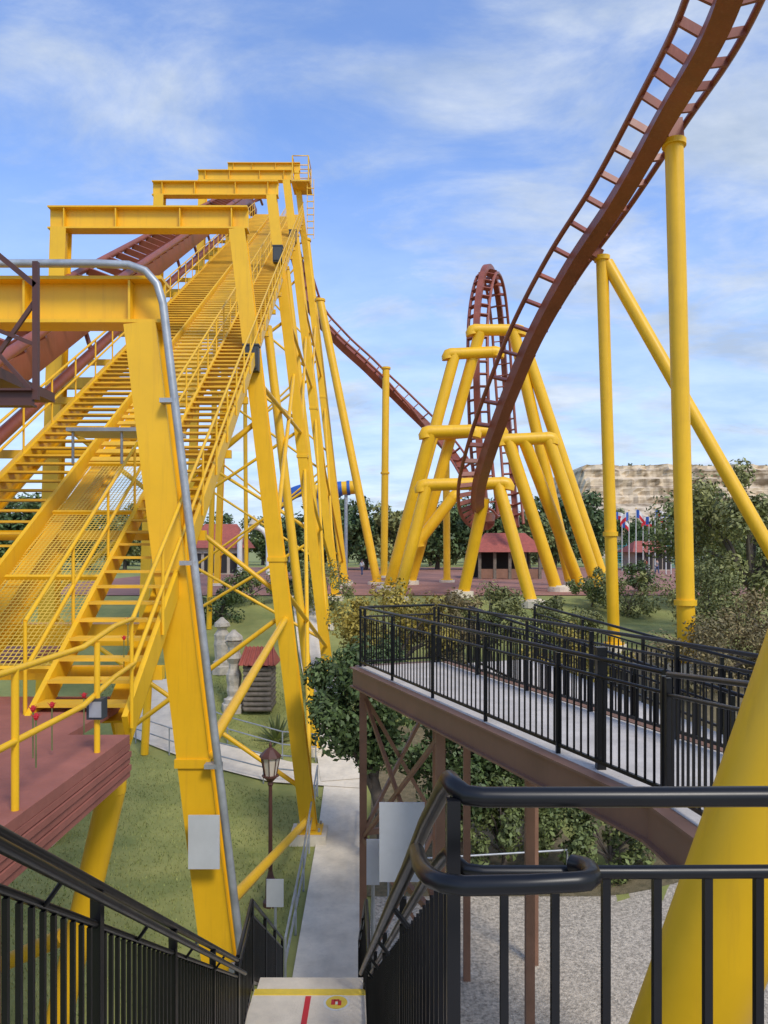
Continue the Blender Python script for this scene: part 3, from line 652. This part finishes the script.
tree('loose_tree','loose green tree at the right edge behind the raking strut',16.6,34,8.6,(3.6,3,3.9),'leaf_olive',7,14000,.105,nc=38,cr=.3)
tree('loose_tree','dense green tree behind the tallest column at right',18.0,42,7.0,(3.4,3,3.0),'leaf_mid',8,10000,.11,nc=36)
for i,(px,d,h,m,lb_) in enumerate(((252,44,2.6,'leaf_mid','round green shrub on the slope left of the portal frame legs'),(222,40,2.0,'leaf_dark','low dark shrub behind the stone pillars'),(325,42,2.8,'leaf_olive','olive shrub at the feet of the far lift columns'),(295,47,2.4,'leaf_mid','green shrub at the edge of the red plaza'),(640,50,2.0,'leaf_dark','dark shrub beside the red plaza right of the loop supports'),(628,41,2.6,'leaf_olive','olive shrub right of the raking strut column base'),(592,43,2.2,'leaf_mid','small green shrub at the right foot of the loop supports'))):
    tree('shrub',lb_,P(px,600,d).x,d,h,(h*.75,h*.7,h*.55),m,50+i,2500,.09,nc=18,cat='bush')
# tree belt
protos=[]
for i,(m,h,R) in enumerate((('leaf_dark',9,(4.2,4,3.9)),('leaf_mid',10,(4.4,4.2,4.4)),('leaf_olive',8.5,(4,4,3.6)),('leaf_dark',11,(4.2,4,5.0)))):
    protos.append(tree('distant_tree','tree in the dense belt behind the theme park plaza',-80+10*i,125,h,R,m,70+i,3800,.3,'trees in the belt behind the plaza',nc=26,cr=.4,z=5.4))
rnd=random.Random(11)
for row,(d,stp,x0,x1) in enumerate(((104,5.6,-75,62),(132,6,-60,85),(165,7,-70,110))):
    x=x0
    while x<x1:
        px=384+F*x/d
        if not(row==0 and (190<px<262 or 600<px<700)):
            s=rnd.uniform(.85,1.35)*(1 if row else .95)
            if px>590: s*=.62
            dup(protos[rnd.randrange(4)],(x+rnd.uniform(-2,2),d+rnd.uniform(-6,6),5.3),rnd.uniform(0,6.28),s)
        x+=stp
# ------------------------------------------------------------ cliff
rnd=random.Random(5); mb=MB(); nx=170; nl=14; vs=[];fs=[]; d=300
x0,x1=P(556,0,d).x,P(1250,0,d).x
def wob(x,k): return math.sin(x*.21+k)+.6*math.sin(x*.53+1.7*k)+.4*math.sin(x*1.1+.6*k)
for i in range(nx):
    x=x0+(x1-x0)*i/(nx-1); px=384+F*x/d; ramp=sm((px-566)/26)
    top=H+35.0*ramp+3*(1-ramp)+.25*wob(x,9); foot=H+19*ramp-1
    prof=[(-46,5),(-28,H+10*ramp),(-7,foot)]
    for k in range(nl):
        f=k/(nl-1); prof.append((1.0*wob(x,k//3)+.5*wob(x*2,k)+2.2*(k//3)+rnd.uniform(-.3,.3),foot+.6+(top-foot-.6)*f))
    for dy,z in prof: vs.append((x,d+dy,z))
    vs.append((x,d+70,top+.5))
K=nl+4
for i in range(nx-1):
    for k in range(K-1): a=i*K+k; fs.append((a,a+K,a+K+1,a+1))
struct(mb.add(vs,fs).build('quarry_cliff_hill','cliff'))
for i in range(30):
    px=566+i*9+rnd.uniform(-4,4); dd=266+rnd.uniform(-6,4); dup(protos[i%4],(P(px,0,dd).x,dd,H-2+rnd.uniform(0,6)),rnd.uniform(0,6),rnd.uniform(.9,1.35),'tree on the slope at the foot of the pale cliff')['group']='trees at the cliff foot'
for i in range(40):
    px=588+i*6+rnd.uniform(-3,3); dd=315; dup(protos[i%4],(P(px,0,dd).x,dd,H+33.8+rnd.uniform(-1,.2)),rnd.uniform(0,6),rnd.uniform(.18,.30),'scrubby tree along the top edge of the pale cliff')['group']='scrub along the cliff top'
# ------------------------------------------------------------ far buildings
def pav(label,px0,px1,d,eave,ridge,wall,m='roof'):
    x0=P(px0,0,d).x;x1=P(px1,0,d).x; z=tz(x0,d); r=T('pavilion',label,'building',((x0+x1)/2,d,z)); dp_=6; ze=P(0,eave,d).z; zr=P(0,ridge,d).z; mx=(x1-x0)*.18
    mb=MB().add([(x0-.5,d-dp_/2-.5,ze),(x1+.5,d-dp_/2-.5,ze),(x1+.5,d+dp_/2+.5,ze),(x0-.5,d+dp_/2+.5,ze),(x0+mx,d,zr),(x1-mx,d,zr)],[(0,1,5,4),(2,3,4,5),(1,2,5),(3,0,4),(3,2,1,0)]); mb.build('roof',m,r)
    if wall:
        MB().box(((x0+x1)/2,d,(z+ze)/2),(x1-x0-.4,dp_-.4,ze-z-.02)).build('wall','wall',r)
        n=4
        for i in range(n):
            x=x0+(x1-x0)*(i+.5)/n; w=MB().box((x,d-dp_/2+.18,z+1.3),(1.1,.1,2.2)).build('window','dark',r); MB().box((x,d-dp_/2+.12,z+2.5),(1.5,.14,.16)).build('lintel','stone',w)
    else:
        MB().box(((x0+x1)/2,d+dp_/2-.3,(z+ze)/2),(x1-x0-.4,.2,ze-z-.02)).build('back_wall','dark',r)
        for i in range(5): x=x0+.2+(x1-x0-.4)*i/4; MB().box((x,d-dp_/2+.2,(z+ze)/2),(.28,.28,ze-z-.02)).build('post','wood',r)
        MB().box(((x0+x1)/2,d-dp_/2+.2,z+.55),(x1-x0-.6,.1,.9)).build('counter','brown',r)
pav('open red roofed pavilion behind the loop supports',474,536,74,552,533,False)
pav('cream building with red hipped roof at far left behind the stairs',196,246,88,548,524,True)
pav('low red roofed kiosk right of the loop supports',628,664,104,552,541,True)
d=84; r=T('entrance_arch','pale curved entrance arch beside the red roofed building','arch',(P(256,0,d).x,d,5.4)); x=P(254,0,d).x
pts=[V((x-1.6,d,5.4)),V((x-1.6,d,9))]+[V((x-1.6*math.cos(a),d,9+1.8*math.sin(a))) for a in[PI*k/10 for k in range(1,10)]]+[V((x+1.6,d,9)),V((x+1.6,d,5.4))]
MB().path(pts,.3,8).build('arch_ring','white',r); MB().lathe((x,d,10.7),[(.5,0),(.65,.4),(.3,.9),(.05,1.4)],10).build('finial','wall',r)
# water slide
d=88; ws=T('water_slide','yellow and blue water slide tube above the distant trees','water slide',(P(330,0,d).x,d,5.4))
MB().path(catmull([P(310,490,d),P(322,492,d),P(336,489,d),P(358,487,d)],6),.8,16).build('yellow_tube','yellow',ws); MB().tube(P(338,489,d),P(342,488.6,d),.87,n=16).build('band','blue',ws); MB().tube(P(347,488,d),P(350,487.8,d),.87,n=16).build('band','blue',ws); MB().tube(P(318,491.5,d),P(323,492,d),.87,n=16).build('band','blue',ws)
MB().path(catmull([P(272,512,d),P(280,503,d),P(292,494,d),P(303,490,d),P(311,490,d)],6),.7,12).build('blue_chute','blue',ws)
for px,py in((290,497),(318,493),(346,493)): q=P(px,py,d); MB().tube(q,(q.x,q.y,5.3),.2,n=8).build('leg','galv',ws)
# flags
rnd=random.Random(9)
for i,px in enumerate((615,622,629,636,643,649,655,661,666,671,703)):
    d=84+rnd.uniform(0,26); x=P(px,0,d).x; z=tz(x,d); top=P(px,505+rnd.uniform(0,16),d).z; r=T('flag_pole','white pole flying a red, white and blue flag above the plaza','flag',(x,d,z),'row of flags beyond the plaza')
    MB().tube((x,d,z),(x,d,top),.06,.04,n=8).build('pole','white',r); MB().lathe((x,d,top),[(.05,0),(.09,.06),(.03,.14)],8).build('finial','yellow',r)
    sgn=1 if rnd.random()<.6 else -1; ln_=rnd.uniform(.7,1.15); sag=rnd.uniform(.3,.9)
    def fp(u0,u1,v0,v1,off=0):
        mb=MB(); n=6; vs=[]
        for k in range(n+1):
            u=u0+(u1-u0)*k/n
            for v in(v0,v1): vs.append((x+sgn*(.05+u*ln_),d+.12*math.sin(u*7+i)+off,top-.1-v*.95-sag*u*u))
        return mb.add(vs,[(2*k,2*k+1,2*k+3,2*k+2) for k in range(n)])
    fp(0,.35,0,1).build('blue_field','blue',r); fp(.35,1,0,.5).build('white_stripe','white',r); fp(.35,1,.5,1).build('red_stripe','red',r)
# net fence
d=110; r=T('court_fence','tall teal netting fence beyond the plaza','fence',(P(660,0,d).x,d,5.4)); xa,xb=P(612,0,d).x,P(700,0,d).x
mb=MB()
for k in range(9): z=5.6+k*.4; mb.tube((xa,d,z),(xb,d,z),.05,n=5)
for k in range(40): x=xa+(xb-xa)*k/39; mb.tube((x,d,5.5),(x,d,8.8),.04,n=5)
mb.build('netting','teal',r)
for k in range(7): x=xa+(xb-xa)*k/6; MB().tube((x,d+.1,5.3),(x,d+.1,9.1),.09,n=8).build('post','teal',r)
# ------------------------------------------------------------ people
def addskin(name,vs,es,rs,m,parent,root=0):
    me=bpy.data.meshes.new(name); me.from_pydata(vs,es,[]); me.materials.append(M[m]); o=bpy.data.objects.new(name,me); col.objects.link(o); o.parent=parent
    o.modifiers.new('skin','SKIN')
    bpy.context.view_layer.objects.active=o
    if len(me.skin_vertices)==0:
        o.select_set(True); bpy.ops.mesh.customdata_skin_add(); o.select_set(False)
    for i,rr in enumerate(rs): me.skin_vertices[0].data[i].radius=(rr,rr); me.skin_vertices[0].data[i].use_root=(i==root)
    s=o.modifiers.new('sub','SUBSURF'); s.levels=1; s.render_levels=1; return o
def person(label,px,d,shirt,trs,rz,stride):
    x=P(px,0,d).x; z=tz(x,d)+.05; r=T('person',label,'person',(x,d,z)); r.rotation_euler=(0,0,rz); s=stride
    vs=[(0,0,.95),(0,0,1.2),(0,0,1.42),(0,0,1.52),(0,-.02,1.66),(-.1,0,.9),(-.11,s*.5,.5),(-.11,s,.08),(-.11,s-.16,.04),(.1,0,.9),(.11,-s*.5,.5),(.11,-s,.08),(.11,-s-.16,.04),(-.2,0,1.4),(-.25,-s*.3,1.12),(-.24,-s*.7-.05,.86),(.2,0,1.4),(.25,s*.3,1.12),(.24,s*.7-.05,.86)]
    es=[(0,1),(1,2),(2,3),(3,4),(0,5),(5,6),(6,7),(7,8),(0,9),(9,10),(10,11),(11,12),(2,13),(13,14),(14,15),(2,16),(16,17),(17,18)]
    rs=[.13,.12,.12,.055,.1,.085,.055,.04,.035,.085,.055,.04,.035,.055,.04,.03,.055,.04,.03]
    addskin('body',vs,es,rs,'skin',r)
    addskin('shirt',[vs[0],vs[1],vs[2],vs[13],vs[14],vs[16],vs[17]],[(0,1),(1,2),(2,3),(3,4),(2,5),(5,6)],[.155,.145,.14,.07,.06,.07,.06],shirt,r)
    addskin('trousers',[(0,0,.98),vs[5],vs[6],vs[7],vs[9],vs[10],vs[11]],[(0,1),(1,2),(2,3),(0,4),(4,5),(5,6)],[.15,.105,.08,.065,.105,.08,.065],trs,r)
    h=MB().lathe((0,.01,1.64),[(.115,0),(.125,.06),(.09,.13),(.02,.16)],10); o=h.build('hair','hair',None); o.parent=r
person('person in a grey top walking across the far red plaza',657,84,'cloth_grey','cloth_blue',.6,.2)
person('person in a red top standing on the far red plaza',645,88,'red','cloth_grey',2.2,.05)
person('person in a white top walking on the plaza left of the supports',362,80,'white','cloth_blue',-.8,.18)
# ------------------------------------------------------------ grass tufts
rnd=random.Random(3); vs=[];fs=[]
for i in range(34000):
    y=10.5+24*rnd.random()**.8; x=-12+10.1*rnd.random()
    if x>-1.95: continue
    if 24<y<30 and abs(y-(25.2+max(0,-x-3)*.55))<1.3: continue
    z=tz(x,y); h=rnd.uniform(.03,.09); an=rnd.uniform(0,6.28); w=.014; dx,dy=math.cos(an)*w,math.sin(an)*w; k=len(vs)
    vs+=[(x-dx,y-dy,z),(x+dx,y+dy,z),(x+rnd.uniform(-.04,.04),y+rnd.uniform(-.04,.04),z+h)]; fs.append((k,k+1,k+2))
mb=MB(); mb.v=[V(v) for v in vs]; mb.f=fs; mb.s=[False]*len(fs)
g=tag(mb.build('lawn_grass','blade'),'short patchy green grass on the lawn left of the path','grass'); struct(g,'stuff')
# ------------------------------------------------------------ camera, light, world
cam=bpy.data.cameras.new('camera'); co=bpy.data.objects.new('camera',cam); col.objects.link(co); co.location=(0,0,H); co.rotation_euler=(PI/2,0,0)
cam.sensor_fit='VERTICAL'; cam.sensor_height=24; cam.lens=F/1024*24; cam.shift_y=(HY-512)/1024; cam.clip_end=6000; cam.clip_start=.05; scn.camera=co
EL,AZ=46,150
sd=V((math.sin(math.radians(AZ))*math.cos(math.radians(EL)),math.cos(math.radians(AZ))*math.cos(math.radians(EL)),math.sin(math.radians(EL))))
sl=bpy.data.lights.new('sun','SUN'); sl.energy=2.4; sl.angle=math.radians(14); sl.color=(1,.94,.85); so=bpy.data.objects.new('sun',sl); col.objects.link(so)
so.rotation_euler=(-sd).to_track_quat('-Z','Y').to_euler(); so.location=(0,0,60)
w=bpy.data.worlds.new('World'); scn.world=w; w.use_nodes=True; nt=w.node_tree; N=nt.nodes; Lk=nt.links
bg=N['Background']; bg.inputs['Strength'].default_value=.15
sk=N.new('ShaderNodeTexSky'); sk.sky_type='NISHITA'; sk.sun_disc=False; sk.sun_elevation=math.radians(EL); sk.sun_rotation=math.radians(AZ); sk.air_density=1.0; sk.dust_density=.6; sk.ozone_density=1.5
tc=N.new('ShaderNodeTexCoord'); sep=N.new('ShaderNodeSeparateXYZ'); Lk.new(tc.outputs['Generated'],sep.inputs[0])
def math_(op,a,b=None,c=None):
    n=N.new('ShaderNodeMath'); n.operation=op
    for i,v in enumerate((a,b,c)):
        if v is None: continue
        if isinstance(v,(int,float)): n.inputs[i].default_value=v
        else: Lk.new(v,n.inputs[i])
    return n.outputs[0]
zc=math_('MAXIMUM',sep.outputs[2],0.0); den=math_('ADD',zc,.2)
ux=math_('DIVIDE',sep.outputs[0],den); uy=math_('DIVIDE',sep.outputs[1],den)
cb=N.new('ShaderNodeCombineXYZ'); Lk.new(ux,cb.inputs[0]); Lk.new(uy,cb.inputs[1])
mp_=N.new('ShaderNodeMapping'); mp_.inputs['Rotation'].default_value=(0,0,.45); mp_.inputs['Scale'].default_value=(1.0,1.5,1); mp_.inputs['Location'].default_value=(.35,.2,0); Lk.new(cb.outputs[0],mp_.inputs[0])
n1=N.new('ShaderNodeTexNoise'); n1.inputs['Scale'].default_value=2.2; n1.inputs['Detail'].default_value=12; n1.inputs['Roughness'].default_value=.62; n1.inputs['Distortion'].default_value=.4; Lk.new(mp_.outputs[0],n1.inputs['Vector'])
n2=N.new('ShaderNodeTexNoise'); n2.inputs['Scale'].default_value=.7; n2.inputs['Detail'].default_value=3; Lk.new(mp_.outputs[0],n2.inputs['Vector'])
s_=math_('ADD',math_('MULTIPLY',n1.outputs['Fac'],.62),math_('MULTIPLY',n2.outputs['Fac'],.46))
# clearer blue overhead to the left, fuller cloud towards the right
s_=math_('ADD',s_,math_('MULTIPLY',sep.outputs[0],.10)); s_=math_('SUBTRACT',s_,math_('MULTIPLY',zc,.10))
mr=N.new('ShaderNodeMapRange'); mr.interpolation_type='SMOOTHSTEP'; mr.inputs['From Min'].default_value=.40; mr.inputs['From Max'].default_value=.64; mr.inputs['To Min'].default_value=.10; mr.inputs['To Max'].default_value=.92; Lk.new(s_,mr.inputs['Value'])
hz=N.new('ShaderNodeMapRange'); hz.inputs['From Min'].default_value=.0; hz.inputs['From Max'].default_value=.5; hz.inputs['To Min'].default_value=.92; hz.inputs['To Max'].default_value=.0; Lk.new(zc,hz.inputs['Value'])
fac=math_('MAXIMUM',mr.outputs[0],hz.outputs[0])
gn=N.new('ShaderNodeMix'); gn.data_type='RGBA'; gn.blend_type='MULTIPLY'; gn.inputs[0].default_value=1; Lk.new(sk.outputs[0],gn.inputs[6]); gn.inputs[7].default_value=(1.15,1.4,1.85,1)
n3=N.new('ShaderNodeTexNoise'); n3.inputs['Scale'].default_value=2.6; n3.inputs['Detail'].default_value=9; n3.inputs['Roughness'].default_value=.6; Lk.new(mp_.outputs[0],n3.inputs['Vector'])
cc=N.new('ShaderNodeValToRGB'); ce=cc.color_ramp.elements; ce[0].position=.34; ce[0].color=(.32,.39,.50,1); ce[1].position=.66; ce[1].color=(.53,.58,.65,1); Lk.new(n3.outputs['Fac'],cc.inputs['Fac'])
cs=N.new('ShaderNodeMix'); cs.data_type='RGBA'; cs.blend_type='MULTIPLY'; cs.inputs[0].default_value=1; Lk.new(cc.outputs[0],cs.inputs[6]); cs.inputs[7].default_value=(10,10,10,1)
mx=N.new('ShaderNodeMix'); mx.data_type='RGBA'; Lk.new(fac,mx.inputs[0]); Lk.new(gn.outputs[2],mx.inputs[6]); Lk.new(cs.outputs[2],mx.inputs[7])
Lk.new(mx.outputs[2],bg.inputs['Color'])
scn.view_settings.view_transform='Standard'; scn.view_settings.look='None'; scn.view_settings.exposure=0
